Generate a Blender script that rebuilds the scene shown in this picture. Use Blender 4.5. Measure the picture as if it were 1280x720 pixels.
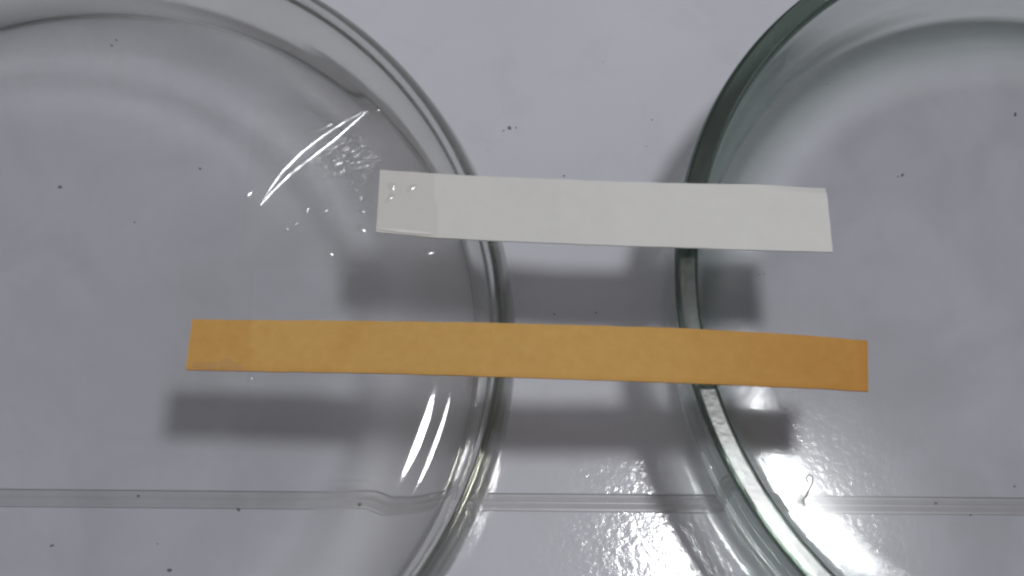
import bpy, bmesh, math, random
from mathutils import Vector, Matrix, noise
for o in list(bpy.data.objects):
    bpy.data.objects.remove(o)
S = bpy.context.scene
C = S.collection
MM = 0.001
random.seed(4)

# ------------------------------------------------------------------ camera
cam_d = bpy.data.cameras.new("camera")
cam = bpy.data.objects.new("camera", cam_d)
C.objects.link(cam)
cam_d.sensor_width = 36
cam_d.lens = 36 * 1756.3 / 1280
cam_d.clip_start, cam_d.clip_end = 0.005, 20
Fv = Vector((0.0, 0.34033, -0.94031)).normalized()
Uv = Vector((-0.13767, 0.93135, 0.33709)).normalized()
Rv = Fv.cross(Uv).normalized()
Uv = Rv.cross(Fv).normalized()
m = Matrix((Rv, Uv, -Fv)).transposed().to_4x4()
m.translation = Vector((0, 0, 168.66)) * MM
cam.matrix_world = m
S.camera = cam

# ------------------------------------------------------------------ light
W = bpy.data.worlds.new("World")
S.world = W
W.use_nodes = True
_n, _l = W.node_tree.nodes, W.node_tree.links
# plain indoor surround: a pale ceiling overhead fading smoothly to dimmer walls
_g = _n.new('ShaderNodeNewGeometry')
_s = _n.new('ShaderNodeSeparateXYZ')
_m = _n.new('ShaderNodeMapRange')
_c = _n.new('ShaderNodeMixRGB')
_m.inputs['From Min'].default_value = -0.1
_m.inputs['From Max'].default_value = 1.0
_m.interpolation_type = 'SMOOTHSTEP'
_c.inputs[1].default_value = (0.055, 0.055, 0.06, 1)
_c.inputs[2].default_value = (0.290, 0.284, 0.287, 1)
_t = _n.new('ShaderNodeTexCoord')
_l.new(_t.outputs['Generated'], _s.inputs[0])
_l.new(_s.outputs['Z'], _m.inputs['Value'])
_l.new(_m.outputs[0], _c.inputs[0])
_l.new(_c.outputs[0], _n["Background"].inputs[0])
_n.remove(_g)

LD = 0.75
lamp_d = bpy.data.lights.new("room_lamp", 'AREA')
lamp_d.shape = 'DISK'
lamp_d.size = 0.102
lamp_d.energy = 2.03
lamp_d.color = (0.985, 0.99, 1.0)
lamp = bpy.data.objects.new("room_lamp", lamp_d)
C.objects.link(lamp)
lamp.location = (0.167, 0.170, LD)
lamp.rotation_euler = (Vector((0.0, 0.05, 0)) - lamp.location).to_track_quat('-Z', 'Y').to_euler()

S.view_settings.view_transform = 'Standard'
S.view_settings.look = 'None'
S.view_settings.exposure = 0
S.view_settings.gamma = 1
cy = S.cycles
cy.use_denoising = True
cy.max_bounces = 24
cy.transmission_bounces = 20
cy.transparent_max_bounces = 24
cy.glossy_bounces = 8
cy.diffuse_bounces = 4
cy.caustics_reflective = True
cy.caustics_refractive = True
cy.blur_glossy = 0.3
cy.sample_clamp_indirect = 0
cy.use_guiding = True
cy.use_surface_guiding = True
cy.guiding_training_samples = 128
cy.filter_width = 2.5


# ------------------------------------------------------------------ helpers
def link(name, me, mat=None, parent=None, smooth=True):
    o = bpy.data.objects.new(name, me)
    C.objects.link(o)
    if mat:
        me.materials.append(mat)
    if smooth:
        for p in me.polygons:
            p.use_smooth = True
    if parent:
        o.parent = parent
    return o


def tag(o, label=None, cat=None, group=None, kind=None):
    for k, v in (('label', label), ('category', cat), ('group', group), ('kind', kind)):
        if v:
            o[k] = v
    return o


def mat_new(name):
    mt = bpy.data.materials.new(name)
    mt.use_nodes = True
    nt = mt.node_tree
    nt.nodes.clear()
    return mt, nt, nt.nodes, nt.links


def N(ns, t, **kw):
    n = ns.new(t)
    for k, v in kw.items():
        if k.startswith('i_'):
            key = k[2:]
            n.inputs[int(key) if key.isdigit() else key.replace('_', ' ')].default_value = v
        else:
            setattr(n, k, v)
    return n


# ------------------------------------------------------------------ materials
def mat_table():
    mt, nt, ns, ln = mat_new("white_laminate")
    out = N(ns, 'ShaderNodeOutputMaterial')
    b = N(ns, 'ShaderNodeBsdfPrincipled')
    b.inputs['Roughness'].default_value = 0.09
    b.inputs['IOR'].default_value = 1.5
    tc = N(ns, 'ShaderNodeTexCoord')
    # faint uneven tone of a used surface
    n1 = N(ns, 'ShaderNodeTexNoise', i_Scale=28.0, i_Detail=4.0)
    cr = N(ns, 'ShaderNodeValToRGB')
    cr.color_ramp.elements[0].position = 0.3
    cr.color_ramp.elements[1].position = 0.72
    cr.color_ramp.elements[0].color = (0.62, 0.625, 0.69, 1)
    cr.color_ramp.elements[1].color = (0.68, 0.687, 0.758, 1)
    ln.new(tc.outputs['Object'], n1.inputs['Vector'])
    ln.new(n1.outputs['Fac'], cr.inputs['Fac'])
    n4 = N(ns, 'ShaderNodeTexNoise', i_Scale=95.0, i_Detail=6.0, i_Roughness=0.65, i_Distortion=0.6)
    ln.new(tc.outputs['Object'], n4.inputs['Vector'])
    c4 = N(ns, 'ShaderNodeValToRGB')
    c4.color_ramp.elements[0].position = 0.28
    c4.color_ramp.elements[0].color = (0.945, 0.945, 0.94, 1)
    c4.color_ramp.elements[1].position = 0.46
    c4.color_ramp.elements[1].color = (1, 1, 1, 1)
    ln.new(n4.outputs['Fac'], c4.inputs['Fac'])
    m4 = N(ns, 'ShaderNodeMixRGB', blend_type='MULTIPLY')
    m4.inputs[0].default_value = 1.0
    ln.new(cr.outputs['Color'], m4.inputs[1])
    ln.new(c4.outputs['Color'], m4.inputs[2])
    ln.new(m4.outputs[0], b.inputs['Base Color'])
    # orange peel relief
    n2 = N(ns, 'ShaderNodeTexNoise', i_Scale=1350.0, i_Detail=2.5, i_Roughness=0.55)
    n3 = N(ns, 'ShaderNodeTexNoise', i_Scale=420.0, i_Detail=1.0)
    ln.new(tc.outputs['Object'], n2.inputs['Vector'])
    ln.new(tc.outputs['Object'], n3.inputs['Vector'])
    ad = N(ns, 'ShaderNodeMath', operation='ADD')
    ln.new(n2.outputs['Fac'], ad.inputs[0])
    ln.new(n3.outputs['Fac'], ad.inputs[1])
    bp = N(ns, 'ShaderNodeBump', i_Strength=1.0)
    bp.inputs['Distance'].default_value = 0.000021
    ln.new(ad.outputs[0], bp.inputs['Height'])
    ln.new(bp.outputs['Normal'], b.inputs['Normal'])
    ln.new(b.outputs[0], out.inputs['Surface'])
    return mt


def mat_simple(name, col, rough, ior=1.5, spec=None):
    mt, nt, ns, ln = mat_new(name)
    out = N(ns, 'ShaderNodeOutputMaterial')
    b = N(ns, 'ShaderNodeBsdfPrincipled')
    tc = N(ns, 'ShaderNodeTexCoord')
    n1 = N(ns, 'ShaderNodeTexNoise', i_Scale=300.0, i_Detail=4.0)
    mx = N(ns, 'ShaderNodeMixRGB')
    mx.inputs[1].default_value = tuple(c * 0.88 for c in col) + (1,)
    mx.inputs[2].default_value = tuple(min(1, c * 1.1) for c in col) + (1,)
    ln.new(tc.outputs['Object'], n1.inputs['Vector'])
    ln.new(n1.outputs['Fac'], mx.inputs[0])
    ln.new(mx.outputs[0], b.inputs['Base Color'])
    b.inputs['Roughness'].default_value = rough
    b.inputs['IOR'].default_value = ior
    if spec is not None:
        b.inputs['Specular IOR Level'].default_value = spec
    ln.new(b.outputs[0], out.inputs['Surface'])
    return mt


def thin_clear(ns, ln, tint, rough=0.0, normal=None, gloss=1.0, smear=False):
    """flat clear sheet: fresnel mix of straight-through light and a reflection"""
    tr = N(ns, 'ShaderNodeBsdfTransparent')
    tr.inputs[0].default_value = tint
    if smear:                                                            # faint finger smears and dried film on the glass
        tcs = N(ns, 'ShaderNodeTexCoord')
        sn = N(ns, 'ShaderNodeTexNoise', i_Scale=85.0, i_Detail=7.0, i_Roughness=0.62, i_Distortion=0.8)
        ln.new(tcs.outputs['Object'], sn.inputs['Vector'])
        sc = N(ns, 'ShaderNodeValToRGB')
        sc.color_ramp.elements[0].position = 0.36
        sc.color_ramp.elements[1].position = 0.60
        sc.color_ramp.elements[0].color = tuple(c * .965 for c in tint[:3]) + (1,)
        sc.color_ramp.elements[1].color = tint
        ln.new(sn.outputs['Fac'], sc.inputs['Fac'])
        ln.new(sc.outputs['Color'], tr.inputs[0])
    gl = N(ns, 'ShaderNodeBsdfGlossy')
    gl.inputs['Roughness'].default_value = rough
    ge = N(ns, 'ShaderNodeNewGeometry')
    io = N(ns, 'ShaderNodeMix', data_type='FLOAT')
    io.inputs[2].default_value = 1.5
    io.inputs[3].default_value = 1 / 1.5
    ln.new(ge.outputs['Backfacing'], io.inputs[0])
    fr = N(ns, 'ShaderNodeFresnel')
    ln.new(io.outputs[0], fr.inputs['IOR'])
    if normal:
        ln.new(normal, gl.inputs['Normal'])
        ln.new(normal, fr.inputs['Normal'])
    f = fr.outputs[0]
    if gloss != 1.0:
        mu = N(ns, 'ShaderNodeMath', operation='MULTIPLY', use_clamp=True)
        mu.inputs[1].default_value = gloss
        ln.new(f, mu.inputs[0])
        f = mu.outputs[0]
    mx = N(ns, 'ShaderNodeMixShader')
    ln.new(f, mx.inputs[0])
    ln.new(tr.outputs[0], mx.inputs[1])
    ln.new(gl.outputs[0], mx.inputs[2])
    return mx.outputs[0]


def mat_glass(name, vol_col, dens, tint, plate_rough=0.04, plate_gloss=1.0, wall_rough=0.05):
    """solid soda glass; the wide flat plate (point attribute 'flat') does not bend light"""
    mt, nt, ns, ln = mat_new(name)
    out = N(ns, 'ShaderNodeOutputMaterial')
    g = N(ns, 'ShaderNodeBsdfGlass')
    g.inputs['IOR'].default_value = 1.5
    g.inputs['Roughness'].default_value = 0.0
    g.inputs['Color'].default_value = (1, 1, 1, 1)
    tc = N(ns, 'ShaderNodeTexCoord')
    nz = N(ns, 'ShaderNodeTexNoise', i_Scale=75.0, i_Detail=1.5)
    bp = N(ns, 'ShaderNodeBump', i_Strength=1.0)
    bp.inputs['Distance'].default_value = 0.0003
    ln.new(tc.outputs['Object'], nz.inputs['Vector'])
    ln.new(nz.outputs['Fac'], bp.inputs['Height'])
    gr = N(ns, 'ShaderNodeAttribute', attribute_name='ground')          # ground and polished rim
    gm = N(ns, 'ShaderNodeMath', operation='MULTIPLY')
    gm.inputs[1].default_value = 0.2
    ln.new(gr.outputs['Fac'], gm.inputs[0])
    ga = N(ns, 'ShaderNodeMath', operation='ADD')
    ga.inputs[1].default_value = wall_rough
    ln.new(gm.outputs[0], ga.inputs[0])
    ln.new(ga.outputs[0], g.inputs['Roughness'])
    gn = N(ns, 'ShaderNodeTexNoise', i_Scale=1100.0, i_Detail=3.0, i_Roughness=0.6)
    tcg = N(ns, 'ShaderNodeTexCoord')
    ln.new(tcg.outputs['Object'], gn.inputs['Vector'])
    gh = N(ns, 'ShaderNodeMath', operation='MULTIPLY')
    ln.new(gn.outputs['Fac'], gh.inputs[0])
    ln.new(gr.outputs['Fac'], gh.inputs[1])
    gb = N(ns, 'ShaderNodeBump', i_Strength=1.0)
    gb.inputs['Distance'].default_value = 0.000018
    ln.new(gh.outputs[0], gb.inputs['Height'])
    ln.new(gb.outputs['Normal'], g.inputs['Normal'])
    th = thin_clear(ns, ln, tint, plate_rough, gloss=plate_gloss, smear=True)
    at = N(ns, 'ShaderNodeAttribute', attribute_name='flat')
    mx = N(ns, 'ShaderNodeMixShader')
    ln.new(at.outputs['Fac'], mx.inputs[0])
    ln.new(g.outputs[0], mx.inputs[1])
    ln.new(th, mx.inputs[2])
    ln.new(mx.outputs[0], out.inputs['Surface'])
    va = N(ns, 'ShaderNodeVolumeAbsorption')
    va.inputs['Color'].default_value = vol_col
    va.inputs['Density'].default_value = dens
    ln.new(va.outputs[0], out.inputs['Volume'])
    return mt


def mat_film(name, tint, rough=0.08, bump=0.0, scale=600, gloss=1.0, fade=False):
    mt, nt, ns, ln = mat_new(name)
    out = N(ns, 'ShaderNodeOutputMaterial')
    nrm = None
    if bump:
        tc = N(ns, 'ShaderNodeTexCoord')
        nz = N(ns, 'ShaderNodeTexNoise', i_Scale=float(scale), i_Detail=3.0)
        bp = N(ns, 'ShaderNodeBump', i_Strength=1.0)
        bp.inputs['Distance'].default_value = bump
        ln.new(tc.outputs['Object'], nz.inputs['Vector'])
        ln.new(nz.outputs['Fac'], bp.inputs['Height'])
        ln.new(bp.outputs['Normal'], bp.inputs['Normal']) if False else None
        nrm = bp.outputs['Normal']
    sh = thin_clear(ns, ln, tint, rough, nrm, gloss)
    if fade:                                                             # tape pressed down again towards the edge of the patch
        at = N(ns, 'ShaderNodeAttribute', attribute_name='lift')
        tr = N(ns, 'ShaderNodeBsdfTransparent')
        mx = N(ns, 'ShaderNodeMixShader')
        ln.new(at.outputs['Fac'], mx.inputs[0])
        ln.new(tr.outputs[0], mx.inputs[1])
        ln.new(sh, mx.inputs[2])
        sh = mx.outputs[0]
    ln.new(sh, out.inputs['Surface'])
    return mt


def mat_paper(name, stops, scale, fibre, bumpd, blotch=None, spec=0.25):
    mt, nt, ns, ln = mat_new(name)
    out = N(ns, 'ShaderNodeOutputMaterial')
    b = N(ns, 'ShaderNodeBsdfPrincipled')
    b.inputs['Roughness'].default_value = 0.75
    b.inputs['Specular IOR Level'].default_value = spec
    tc = N(ns, 'ShaderNodeTexCoord')
    n1 = N(ns, 'ShaderNodeTexNoise', i_Scale=float(scale), i_Detail=5.0, i_Roughness=0.6)
    ln.new(tc.outputs['Object'], n1.inputs['Vector'])
    cr = N(ns, 'ShaderNodeValToRGB')
    cr.color_ramp.elements[0].position = 0.3
    cr.color_ramp.elements[1].position = 0.7
    cr.color_ramp.elements[0].color = stops[0]
    cr.color_ramp.elements[1].color = stops[1]
    ln.new(n1.outputs['Fac'], cr.inputs['Fac'])
    col = cr.outputs['Color']
    # dyed / aged zones stored on the mesh (wet dye front, finger marks)
    if blotch:
        at = N(ns, 'ShaderNodeAttribute', attribute_name='dye')
        mx = N(ns, 'ShaderNodeMixRGB', blend_type='MULTIPLY')
        mx.inputs[2].default_value = blotch
        ln.new(at.outputs['Fac'], mx.inputs[0])
        ln.new(col, mx.inputs[1])
        col = mx.outputs[0]
    n2 = N(ns, 'ShaderNodeTexNoise', i_Scale=float(fibre), i_Detail=3.0)
    ln.new(tc.outputs['Object'], n2.inputs['Vector'])
    bp = N(ns, 'ShaderNodeBump', i_Strength=0.6)
    bp.inputs['Distance'].default_value = bumpd
    ln.new(n2.outputs['Fac'], bp.inputs['Height'])
    ln.new(bp.outputs['Normal'], b.inputs['Normal'])
    ln.new(col, b.inputs['Base Color'])
    ln.new(b.outputs[0], out.inputs['Surface'])
    return mt


M_table = mat_table()
M_joint = mat_simple("grey_joint", (0.53, 0.53, 0.57), 0.3)
M_core = mat_simple("board_core", (0.25, 0.24, 0.23), 0.8)
M_glassL = mat_glass("clear_glass", (0.862, 0.868, 0.842, 1), 215, (0.975, 0.979, 0.989, 1))
M_glassR = mat_glass("green_glass", (0.735, 0.785, 0.752, 1), 230, (1.0, 0.987, 0.999, 1), 0.14, 0.75, 0.025)
M_white = mat_paper("white_paper", ((0.76, 0.755, 0.74, 1), (0.79, 0.785, 0.77, 1)), 500, 2600, 0.00005, (0.905, 0.90, 0.893, 1))
M_orange = mat_paper("orange_paper", ((0.655, 0.385, 0.112, 1), (0.705, 0.425, 0.137, 1)), 900, 3000, 0.00006, (0.80, 0.64, 0.46, 1))
M_tape = mat_film("clear_tape", (0.998, 0.996, 0.992, 1), 0.12, gloss=.12)
M_crease = mat_film("creased_tape", (0.99, 0.99, 0.985, 1), 0.15, gloss=2.5)
M_crinkle = mat_film("crinkled_tape", (0.985, 0.985, 0.98, 1), 0.3, bump=0.00007, scale=1100, gloss=3.6, fade=True)
M_fold_glint = mat_simple("tape_fold_glint_white", (0.88, 0.87, 0.85), 0.25)  # tape fold coloured opaque white to stand in for its glint
M_dust = mat_simple("dark_dust", (0.21, 0.205, 0.20), 0.9)
M_lint = mat_simple("grey_lint", (0.24, 0.23, 0.22), 0.9)

# ------------------------------------------------------------------ table: two panels and the joint strip between them
# the joint runs along this line (mm)
ja, jb = Vector((-75.6, 23.35)), Vector((66.1, 41.95))
jd = (jb - ja).normalized()
jn = Vector((-jd.y, jd.x))
jmid = (ja + jb) / 2
TW = 1.05          # half width of the joint


def joint_point(s, t, z):
    p = jmid + jd * s + jn * t
    return (p.x * MM, p.y * MM, z * MM)


table = tag(bpy.data.objects.new("tabletop", None), "glossy white laminate tabletop with a narrow grey joint running across it", kind='structure')
C.objects.link(table)


def extrude_profile(name, prof, s0, s1, mat, parent, closed=True, smooth=False):
    """profile is a list of (t, z) in mm across the joint"""
    bm = bmesh.new()
    a = [bm.verts.new(joint_point(s0, t, z)) for t, z in prof]
    b = [bm.verts.new(joint_point(s1, t, z)) for t, z in prof]
    n = len(prof)
    for i in range(n if closed else n - 1):
        j = (i + 1) % n
        bm.faces.new((a[i], a[j], b[j], b[i]))
    if closed:
        bm.faces.new(a[::-1])
        bm.faces.new(b)
    bmesh.ops.recalc_face_normals(bm, faces=bm.faces)
    me = bpy.data.meshes.new(name)
    bm.to_mesh(me)
    bm.free()
    return link(name, me, mat, parent, smooth)


e = 0.13
extrude_profile("table_panel", [(TW, -18), (TW, -e), (TW + e * .3, -e * .3), (TW + e, 0), (520, 0), (520, -18)], -600, 600, M_table, table)
extrude_profile("table_panel", [(-TW, -18), (-TW, -e), (-TW - e * .3, -e * .3), (-TW - e, 0), (-420, 0), (-420, -18)], -600, 600, M_table, table)
js = extrude_profile("joint_strip", [(-TW + .05, -3), (-TW + .05, -.16), (-.72, -.14), (-.45, -.07), (-.2, -.12), (-.06, -.2), (.06, -.2), (.2, -.12), (.45, -.07), (.72, -.14), (TW - .05, -.16), (TW - .05, -3)],
                     -598, 598, M_joint, table)


# ------------------------------------------------------------------ glass dishes
def revolve(name, prof, mat, loc, seg=288, wob=0.0, seed=0):
    """prof: list of (radius, z, flat) from axis to axis, mm"""
    verts, faces, fl = [], [], []
    rings = []
    for r, z, f in prof:
        if r < 1e-6:
            rings.append([len(verts)])
            verts.append((0, 0, z * MM))
            fl.append(f)
        else:
            ring = []
            for k in range(seg):
                a = 2 * math.pi * k / seg
                q = 1 + wob * (math.sin(2 * a + seed) + .6 * math.sin(3 * a + 2.1 * seed) + .08 * math.sin(7 * a + seed)) / max(r, 1)
                ring.append(len(verts))
                verts.append((r * q * math.cos(a) * MM, r * q * math.sin(a) * MM, z * MM))
                fl.append(f)
            rings.append(ring)
    for A, B in zip(rings[:-1], rings[1:]):
        for k in range(seg):
            j = (k + 1) % seg
            if len(A) == 1:
                faces.append((A[0], B[j], B[k]))
            elif len(B) == 1:
                faces.append((A[k], A[j], B[0]))
            else:
                faces.append((A[k], A[j], B[j], B[k]))
    me = bpy.data.meshes.new(name)
    me.from_pydata(verts, [], faces)
    bm = bmesh.new()
    bm.from_mesh(me)
    bmesh.ops.recalc_face_normals(bm, faces=bm.faces)
    bm.to_mesh(me)
    bm.free()
    at = me.attributes.new('flat', 'FLOAT', 'POINT')
    at.data.foreach_set('value', [f if f > .01 else 0.0 for f in fl])
    ag = me.attributes.new('ground', 'FLOAT', 'POINT')
    ag.data.foreach_set('value', [1.0 if 0 < f < .01 else 0.0 for f in fl])
    o = link(name, me, mat)
    o.location = (loc[0] * MM, loc[1] * MM, loc[2] * MM)
    return o


def smooth01(x):
    x = min(max(x, 0), 1)
    return x * x * (3 - 2 * x)


def arc(cx, cz, r, a0, a1, n):
    return [(cx + r * math.cos(math.radians(a0 + (a1 - a0) * i / n)), cz + r * math.sin(math.radians(a0 + (a1 - a0) * i / n)), 0.0) for i in range(n + 1)]


# left dish lies upside down: its flat bottom is on top
H = 19.7
RL = 50.3
def slope_arc(r, z, R0, a0, a1, n, flat=0.0):
    """continue a profile outward from (r, z), slope angle a0 -> a1 degrees, bend radius R0"""
    out = []
    for k in range(1, n + 1):
        a = math.radians(a0 + (a1 - a0) * k / n)
        b = math.radians(a0)
        out.append((r + R0 * (math.sin(a) - math.sin(b)), z - R0 * (math.cos(b) - math.cos(a)), flat))
    return out


def soft(r):
    return 1 - smooth01((r - 37.0) / 4.5)


plate = [(r, H, soft(r)) for r in (0, 20, 36, 37.5, 39, 40.2, 41.0, 41.6)]
profL = plate + [(42.4, H, 0)]
profL += slope_arc(42.4, H, 12.0, 0, 14, 8)
profL += slope_arc(profL[-1][0], profL[-1][1], 8.8, 14, 80, 16)
profL += [(52.5, 10.3, 0), (52.7, 8.5, 0), (52.2, 5.5, 0), (RL + .9, 2.4, 0), (RL + 0.1, 1.0, 0)]
profL += [(RL + 0.1 - 1.3 + 1.3 * math.cos(math.radians(t)), 1.0 + 1.0 * math.sin(math.radians(t)), 0) for t in range(-18, -181, -18)]
inner = [(r, H - 2.2, f) for r, z, f in plate] + [(43.9, H - 2.2, 0)]
inner += slope_arc(43.9, H - 2.2, 9.0, 0, 12, 7)
inner += slope_arc(inner[-1][0], inner[-1][1], 5.2, 12, 82, 12)
inner += [(RL - .45, 9.0, 0), (RL - .9, 5.5, 0), (RL - 2.2, 2.6, 0)]
profL += inner[::-1]
dish_l = revolve("petri_dish", profL, M_glassL, (-51.0, 44.2, 0.05), wob=0.08, seed=1)
tag(dish_l, "clear glass dish lying upside down with taped paper strips on its flat bottom", "glass dish", "round glass dishes bridged by the paper strips")

# right dish stands upright: its ground rim is on top
RR = 49.9
profR = [(r, 0.3, soft(r + 1.0)) for r in (0, 20, 34, 36, 37.5, 39, 40.2, 40.6)] + [(41.3, 0.27, 0), (42.2, 0.06, 0), (43.0, 0.0, 0)]
profR += arc(RR - 1.6 - 4.4, 4.5, 4.4, -85, 0, 12)
profR += [(RR - 1.1, 9, 0), (RR - 0.5, 14, 0), (RR - .1, 18.6, 0), (RR, 19.2, 0)]
profR += [(RR - .08, 19.5, 0), (RR - .3, 19.66, 0), (RR - .45, H - .02, 0), (RR - .55, H, .001), (RR - .75, H, .001), (RR - 2.1, H, .001), (RR - 2.3, H, .001), (RR - 2.4, H - .02, 0), (RR - 2.5, 19.64, 0), (RR - 2.7, 19.4, 0)]
profR += [(RR - 2.85, 18.5, 0), (RR - 3.55, 14, 0), (RR - 4.6, 8.5, 0)]
profR += arc(RR - 4.9 - 4.0, 2.4 + 4.0, 4.0, 0, -90, 12)
profR += [(r, 2.4, soft(r + 1.0)) for r in (40.6, 40.2, 39, 37.5, 36, 34, 20, 0)]
dish_r = revolve("petri_dish", profR, M_glassR, (67.75, 63.6, 0.03), wob=0.08, seed=3)
tag(dish_r, "greenish glass dish standing open side up with a thick green rim", "glass dish", "round glass dishes bridged by the paper strips")


# ------------------------------------------------------------------ paper strips
def interp(pts, u):
    n = len(pts) - 1
    x = min(max(u, 0), 1) * n
    i = min(int(x), n - 1)
    f = x - i
    return (pts[i][0] * (1 - f) + pts[i + 1][0] * f, pts[i][1] * (1 - f) + pts[i + 1][1] * f)


def resample(pts, n):
    L = [0]
    for a, b in zip(pts[:-1], pts[1:]):
        L.append(L[-1] + math.hypot(b[0] - a[0], b[1] - a[1]))
    out = []
    for k in range(n + 1):
        s = L[-1] * k / n
        i = max(j for j in range(len(L) - 1) if L[j] <= s + 1e-9)
        f = (s - L[i]) / (L[i + 1] - L[i])
        out.append(tuple(pts[i][c] * (1 - f) + pts[i + 1][c] * f for c in range(len(pts[0]))))
    return out


def strip(name, top, bot, mat, zf, dye, thick=0.24, nu=110, nv=10, rag=0.05, seed=0):
    T, B = resample(top, nu), resample(bot, nu)
    verts, faces, dv = [], [], []
    for side in (0, 1):
        for i in range(nu + 1):
            for j in range(nv + 1):
                u, v = i / nu, j / nv
                x = T[i][0] * (1 - v) + B[i][0] * v
                y = T[i][1] * (1 - v) + B[i][1] * v
                if j in (0, nv):                      # edges cut by hand
                    y += rag * noise.noise(Vector((x * .35, seed + v * 9, 0))) + rag * .5 * noise.noise(Vector((x * 1.7, seed + v * 5, 3)))
                if i in (0, nu):
                    x += rag * noise.noise(Vector((y * .8, seed + u * 7, 5)))
                z = T[i][2] * (1 - v) + B[i][2] * v + zf(u, v) - (thick if side else 0)
                verts.append((x * MM, y * MM, z * MM))
                dv.append(dye(u, v, x, y))
    n1 = (nu + 1) * (nv + 1)
    idx = lambda s, i, j: s * n1 + i * (nv + 1) + j
    for i in range(nu):
        for j in range(nv):
            faces.append((idx(0, i, j), idx(0, i, j + 1), idx(0, i + 1, j + 1), idx(0, i + 1, j)))
            faces.append((idx(1, i, j), idx(1, i + 1, j), idx(1, i + 1, j + 1), idx(1, i, j + 1)))
    for i in range(nu):
        for j in (0, nv):
            faces.append((idx(0, i, j), idx(0, i + 1, j), idx(1, i + 1, j), idx(1, i, j)))
    for j in range(nv):
        for i in (0, nu):
            faces.append((idx(0, i, j), idx(0, i, j + 1), idx(1, i, j + 1), idx(1, i, j)))
    me = bpy.data.meshes.new(name)
    me.from_pydata(verts, [], faces)
    bm = bmesh.new()
    bm.from_mesh(me)
    bmesh.ops.recalc_face_normals(bm, faces=bm.faces)
    bm.to_mesh(me)
    bm.free()
    at = me.attributes.new('dye', 'FLOAT', 'POINT')
    at.data.foreach_set('value', dv)
    return link(name, me, mat, smooth=False)


# outline of each strip, (x, y, z) in mm; the paper bows up a little between the two dishes
w_top = [(-16.97, 65.95, 20.06), (-10.52, 66.42, 20.06), (-3.59, 66.75, 20.75), (3.73, 67.1, 21.76), (10.1, 67.53, 22.29), (17.41, 68.46, 22.24), (22.05, 69.24, 21.84), (27.71, 70.44, 21.1), (34.71, 71.72, 20.16)]
w_bot = [(-16.17, 58.22, 20.06), (-9.34, 58.55, 20.07), (-2.53, 58.84, 20.91), (4.66, 59.24, 21.86), (10.92, 59.7, 22.32), (18.12, 60.63, 22.19), (22.7, 61.28, 21.77), (28.29, 62.22, 21.01), (35.92, 63.53, 20.06)]
o_top = [(-34.5, 44.99, 20.06), (-27.98, 45.85, 20.06), (-16.12, 47.25, 20.79), (-9.08, 47.92, 21.57), (-2.96, 48.55, 22.09), (3.16, 49.18, 22.35), (10.17, 50.05, 22.24), (19.06, 51.29, 21.57), (29.06, 52.55, 20.47), (40.53, 53.59, 20.06)]
o_bot = [(-34.0, 39.21, 20.06), (-26.86, 40.06, 20.06), (-15.12, 41.33, 20.9), (-8.17, 41.93, 21.66), (-2.12, 42.48, 22.14), (3.92, 43.06, 22.35), (10.84, 43.88, 22.21), (19.63, 45.03, 21.51), (29.5, 46.35, 20.42), (40.87, 47.62, 20.06)]


def zw(u, v):
    z = -0.75 * smooth01((u - .78) / .22) * max(0, 1 - v / .16) ** 1.3      # far edge curls under at the free end
    return z


def zo(u, v):
    return -0.5 * max(0, (u - .86) / .14) ** 2


def dye_w(u, v, x, y):
    return (.75 if x < -10.5 + (66.4 - y) * .147 else 0) + .25 * max(0, noise.noise(Vector((x * .12, y * .3, 2)))) + .3 * math.exp(-((v - .72) / .05) ** 2) * max(0, noise.noise(Vector((x * .25, 1, 7))))


def dye_o(u, v, x, y):
    a = .75 * smooth01((u - .55) / .45)                                       # deeper dye towards the free end
    a += .28 if x < -28.0 + (45.85 - y) * .19 else 0                          # paper wetted by the tape's glue
    a += .35 * smooth01((u - .985) / .015)
    a += .26 * math.exp(-((x + 17.5 + (v - .5) * 3) / 1.3) ** 2) * (1 - .5 * v)  # faint rubbed mark
    a += .3 * smooth01((v - .93) / .07)
    a += .12 * noise.noise(Vector((x * .3, y * .5, 11)))
    return min(1, max(0, a))


sw = strip("paper_strip", w_top, w_bot, M_white, zw, dye_w, seed=2)
tag(sw, "white paper strip bridging the two dishes with its left end under clear tape", "paper strip", "paper strips laid across the two dishes")
so = strip("paper_strip", o_top, o_bot, M_orange, zo, dye_o, seed=6, rag=0.05)
tag(so, "long orange paper strip bridging the two dishes below the white one", "paper strip", "paper strips laid across the two dishes")


# ------------------------------------------------------------------ clear tape
def in_strip(x, y, T, B):
    """how far inside the strip a point lies (mm, negative outside)"""
    best = None
    x0, x1 = T[0][0], T[-1][0]
    u = (x - x0) / (x1 - x0)
    n = len(T) - 1
    ty = by = None
    for P in (T, B):
        for a, b in zip(P[:-1], P[1:]):
            if a[0] <= x <= b[0] or (P is T and a is P[0] and x < a[0]) or (P is B and a is P[0] and x < a[0]) or (b is P[-1] and x > b[0]):
                f = (x - a[0]) / (b[0] - a[0])
                v = a[1] + f * (b[1] - a[1])
                if P is T:
                    ty = v
                else:
                    by = v
    return min(ty - y, y - by, x - (T[0][0] + B[0][0]) / 2 - (y - (T[0][1] + B[0][1]) / 2) * (T[0][0] - B[0][0]) / (T[0][1] - B[0][1]))


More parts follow.
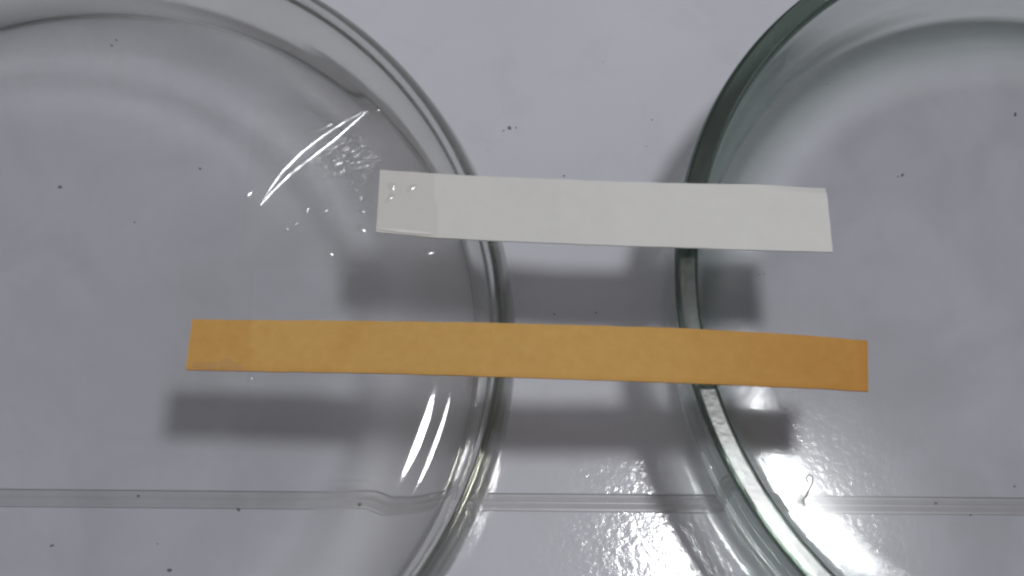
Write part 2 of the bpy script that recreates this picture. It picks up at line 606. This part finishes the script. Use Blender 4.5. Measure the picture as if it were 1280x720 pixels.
GL = H + 0.05
def film(name, quad, T, B, label, n=64, extra=None):
    """tape pressed over the strip end; quad = TL, TR, BR, BL in mm"""
    verts, faces = [], []
    for i in range(n + 1):
        for j in range(n + 1):
            u, v = i / n, j / n
            x = (quad[0][0] * (1 - u) + quad[1][0] * u) * (1 - v) + (quad[3][0] * (1 - u) + quad[2][0] * u) * v
            y = (quad[0][1] * (1 - u) + quad[1][1] * u) * (1 - v) + (quad[3][1] * (1 - u) + quad[2][1] * u) * v
            d = in_strip(x, y, T, B)
            z = GL + 0.06 + 0.37 * smooth01((d + 0.7) / 0.7)
            z += 0.012 * noise.noise(Vector((x * .5, y * .5, 4)))
            if extra:
                z += extra(x, y)
            verts.append((x * MM, y * MM, z * MM))
    for i in range(n):
        for j in range(n):
            a = i * (n + 1) + j
            faces.append((a, a + 1, a + n + 2, a + n + 1))
    me = bpy.data.meshes.new(name)
    me.from_pydata(verts, [], faces)
    bm = bmesh.new()
    bm.from_mesh(me)
    for f in bm.faces:
        f.normal_update()
        if f.normal.z < 0:
            f.normal_flip()
    bm.to_mesh(me)
    bm.free()
    o = link(name, me, M_tape)
    md = o.modifiers.new("thickness", 'SOLIDIFY')
    md.thickness = 0.04 * MM
    md.offset = 1
    tag(o, label, "tape", "clear tape patches holding the strips")
    return o


tape_w = film("tape_patch", [(-32.84, 72.27), (-12.96, 75.14), (-8.22, 55.31), (-30.84, 51.65)], w_top, w_bot,
              "wrinkled clear tape patch over the left end of the white strip")
tape_o = film("tape_patch", [(-37.23, 51.96), (-29.19, 52.96), (-26.59, 36.84), (-35.04, 35.8)], o_top, o_bot,
              "smooth clear tape patch over the left end of the orange strip")


def ridge(name, pts, width, height, parent, mat, z0=GL + 0.10, nsub=40, m=8, taper=True):
    """a raised crease in the tape: a rounded ridge running along pts"""
    P = resample(pts, nsub)
    verts, faces = [], []
    for k, (x, y) in enumerate(P):
        a = P[max(k - 1, 0)]
        b = P[min(k + 1, nsub)]
        t = Vector((b[0] - a[0], b[1] - a[1])).normalized()
        nn = Vector((-t.y, t.x))
        s = (math.sin(math.pi * (0.03 + 0.94 * k / nsub)) ** .7) if taper else 1
        s *= 1 + .25 * noise.noise(Vector((k * .35, width * 9, 0)))
        for j in range(m + 1):
            q = -1 + 2 * j / m
            h = height * s * (1 - math.sqrt(q * q + .02)) / (1 - math.sqrt(.02))
            verts.append(((x + nn.x * q * width * s) * MM, (y + nn.y * q * width * s) * MM, (z0 + h) * MM))
    for k in range(nsub):
        for j in range(m):
            a = k * (m + 1) + j
            faces.append((a, a + m + 1, a + m + 2, a + 1))
    me = bpy.data.meshes.new(name)
    me.from_pydata(verts, [], faces)
    bm = bmesh.new()
    bm.from_mesh(me)
    bmesh.ops.recalc_face_normals(bm, faces=bm.faces)
    if sum(f.normal.z for f in bm.faces) < 0:
        bmesh.ops.reverse_faces(bm, faces=bm.faces)
    bm.to_mesh(me)
    bm.free()
    return link(name, me, mat, parent)


ridge("crease", [(-29.72, 59.6), (-29.11, 61.7), (-28.09, 64.19), (-26.36, 66.91), (-24.12, 69.53), (-22.11, 71.51), (-19.95, 73.21)], .28, 0.076, tape_w, M_crease)
ridge("crease", [(-29.72, 59.6), (-28.71, 61.56), (-27.14, 64.03), (-24.84, 66.73), (-22.68, 69.34), (-20.92, 71.69), (-19.6, 73.37)], .32, 0.086, tape_w, M_crease)
ridge("crease", [(-31.75, 60.1), (-31.2, 60.9), (-30.9, 61.6)], .22, 0.059, tape_w, M_crease, nsub=14)
ridge("crease", [(-30.6, 67.8), (-30.5, 66.6), (-30.45, 65.9)], .16, 0.043, tape_w, M_crease, nsub=14)
ridge("crease", [(-29.55, 66.3), (-29.5, 65.2)], .12, 0.032, tape_w, M_crease, nsub=10)
ridge("crease", [(-19.0, 73.3), (-18.4, 73.6), (-18.2, 74.1)], .2, 0.054, tape_w, M_crease, nsub=12)
ridge("crease", [(-15.9, 58.62), (-13.45, 58.72), (-9.7, 58.92)], .2, .05, tape_w, M_fold_glint, z0=GL + .43, nsub=30)  # fold along the strip's lower edge, its bright glint painted white
ridge("crease", [(-23.8, 69.6), (-21.6, 67.5), (-19.6, 65.4)], .18, 0.049, tape_w, M_crease, nsub=20)
ridge("crease", [(-26.8, 69.2), (-25.0, 69.9), (-23.4, 71.0)], .25, 0.068, tape_w, M_crease, nsub=16)


def blister(name, x, y, r, h, parent, mat, z0=GL + 0.09, stretch=1.0, ang=0.0, seed=0, rings=5, seg=16):
    """an air bubble under the tape, a low uneven dome"""
    verts, faces = [(x * MM, y * MM, (z0 + h) * MM)], []
    for i in range(1, rings + 1):
        q = i / rings
        for k in range(seg):
            a = 2 * math.pi * k / seg
            rr = r * q * (1 + .22 * math.sin(2 * a + seed) + .15 * math.sin(3 * a + seed * 2.3))
            dx, dy = rr * math.cos(a) * stretch, rr * math.sin(a)
            ca, sa = math.cos(ang), math.sin(ang)
            verts.append(((x + dx * ca - dy * sa) * MM, (y + dx * sa + dy * ca) * MM, (z0 + h * math.cos(q * math.pi / 2)) * MM))
    for k in range(seg):
        faces.append((0, 1 + k, 1 + (k + 1) % seg))
    for i in range(rings - 1):
        for k in range(seg):
            a, b = 1 + i * seg + k, 1 + i * seg + (k + 1) % seg
            faces.append((a, a + seg, b + seg, b))
    me = bpy.data.meshes.new(name)
    me.from_pydata(verts, [], faces)
    return link(name, me, mat, parent)


bub = [(-24.44, 59.9, .42), (-22.53, 59.99, .32), (-25.37, 57.97, .30), (-26.39, 57.52, .26), (-20.99, 54.89, .28), (-17.95, 58.49, .38),
       (-18.57, 62.19, .25), (-18.3, 60.6, .22), (-20.36, 64.55, .40), (-10.06, 56.62, .45), (-19.3, 63.2, .22), (-21.3, 65.6, .3)]
for k, (x, y, r) in enumerate(bub):
    blister("air_bubble", x, y, r * 1.25, r * .27, tape_w, M_crease, stretch=1 + .5 * random.random(), ang=random.random() * 3, seed=k)
for k, (x, y, r) in enumerate([(-15.25, 64.02, .42), (-12.96, 64.17, .45), (-15.21, 62.61, .42)]):
    blister("air_bubble", x, y, r, r * .22, tape_w, M_crease, z0=GL + .42, stretch=1.5, ang=.4 * k, seed=k + 30)
blister("air_bubble", -26.9, 39.3, .4, .16, tape_o, M_crease, stretch=1.4, ang=1.1, seed=5)
blister("air_bubble", -31.8, 39.9, .7, .10, tape_o, M_crease, z0=GL + .44, stretch=1.8, ang=.12, seed=8)
blister("air_bubble", -29.3, 40.3, .8, .10, tape_o, M_crease, z0=GL + .44, stretch=1.5, ang=.12, seed=9)

# crinkled, half lifted area of the tape beside the big crease
verts, faces, lift = [], [], []
n = 90
cx, cy_ = -21.6, 67.0
for i in range(n + 1):
    for j in range(n + 1):
        u, v = 2 * i / n - 1, 2 * j / n - 1
        x, y = cx + u * 5.4, cy_ + v * 4.6 + u * .6
        f = max(0, 1 - (u * u + v * v)) ** 1.5
        p = Vector((x * .9 + y * .5, y * 1.7 - x * .5, 1))
        h = f * (0.22 * abs(noise.noise(p * .8)) + 0.15 * abs(noise.noise(p * 2.1 + Vector((3, 8, 0)))) + 0.03 * noise.noise(p * 5))
        verts.append((x * MM, y * MM, (GL + 0.112 + h) * MM))
        lift.append(smooth01(1.25 * (1 - math.hypot(u, v)) + .55 * noise.noise(Vector((u * 2.2, v * 2.2, 4)))))
for i in range(n):
    for j in range(n):
        u, v = 2 * (i + .5) / n - 1, 2 * (j + .5) / n - 1
        if u * u + v * v < 1:
            a = i * (n + 1) + j
            faces.append((a, a + n + 1, a + n + 2, a + 1))
me = bpy.data.meshes.new("crinkle")
me.from_pydata(verts, [], faces)
me.attributes.new('lift', 'FLOAT', 'POINT').data.foreach_set('value', lift)
link("crinkle", me, M_crinkle, tape_w)

# ------------------------------------------------------------------ dust and lint on the table
bm = bmesh.new()
specks = [(-3.25, 83.43, .42), (-2.4, 83.6, .2), (-4.0, 82.9, .16), (-5.65, 79.74, .13), (4.75, 77.58, .2), (31.4, 67.57, .2), (32.01, 67.78, .12), (-28.79, 28.3, .3),
          (-14.51, 30.79, .36), (-40.87, 28.27, .25), (-49.57, 21.08, .24), (-35.35, 20.12, .34), (-37.4, 22.96, .15), (64.59, 95.96, .3),
          (38.06, 96.51, .2), (49.49, 84.51, .26), (48.9, 84.2, .16), (15.49, 87.52, .16), (8.06, 95.16, .1), (-57.58, 87.42, .3), (-57.2, 88.3, .2), (-59.5, 66.2, .34),
          (-42.37, 71.44, .2), (-49.06, 62.81, .2), (5.79, 58.3, .2), (-1.25, 58.03, .3), (55.19, 40.84, .2), (59.47, 39.94, .18), (64.88, 44.3, .2),
          (11.02, 59.29, .16), (15.12, 83.52, .13)]
rs = random.Random(9)
for k in range(14):
    specks.append((rs.uniform(-75, 68), rs.uniform(18, 112), rs.uniform(.04, .10)))
for x, y, r in specks:
    a = rs.random() * 6
    r *= .56
    el = rs.uniform(1.0, 1.9)
    vs = bmesh.ops.create_icosphere(bm, subdivisions=2, radius=1)['verts']
    for v in vs:
        c = v.co.copy()
        d = 1 + .45 * noise.noise(c * 1.6 + Vector((x, y, 0)))
        px, py, pz = c.x * d * r * el, c.y * d * r, c.z * d * r * .5 + r * .35
        v.co = Vector(((x + px * math.cos(a) - py * math.sin(a)) * MM, (y + px * math.sin(a) + py * math.cos(a)) * MM, pz * MM))
me = bpy.data.meshes.new("dust")
bm.to_mesh(me)
bm.free()
tag(link("dust", me, M_dust), "scattered dark dust specks on the white tabletop", kind='stuff')

# curled fibre
cu = [(39.04, 38.24), (38.75, 38.9), (39.2, 39.6), (39.45, 40.4), (39.85, 41.2), (39.81, 41.94), (39.31, 42.1), (38.94, 41.6), (39.3, 41.1)]
P = resample(cu, 44)
verts, faces = [], []
for k, (x, y) in enumerate(P):
    a, b = P[max(k - 1, 0)], P[min(k + 1, 44)]
    t = Vector((b[0] - a[0], b[1] - a[1])).normalized()
    nn = Vector((-t.y, t.x))
    r = .06 + .08 * abs(noise.noise(Vector((k * .3, 3, 0)))) + (.06 if k < 16 else 0)
    for j in range(6):
        q = 2 * math.pi * j / 6
        verts.append(((x + nn.x * r * math.cos(q)) * MM, (y + nn.y * r * math.cos(q)) * MM, (.16 + r * math.sin(q) + .1 * math.sin(k * .2)) * MM))
for k in range(44):
    for j in range(6):
        faces.append((k * 6 + j, k * 6 + (j + 1) % 6, (k + 1) * 6 + (j + 1) % 6, (k + 1) * 6 + j))
me = bpy.data.meshes.new("lint_fibre")
me.from_pydata(verts, [], faces)
lf = link("lint_fibre", me, M_lint)
lf.location = (-0.00056, -0.00060, 0.00243)                            # lies on the floor of the dish
tag(lf, "small curled lint fibre on the dish floor in the bright lamp reflection", "lint")
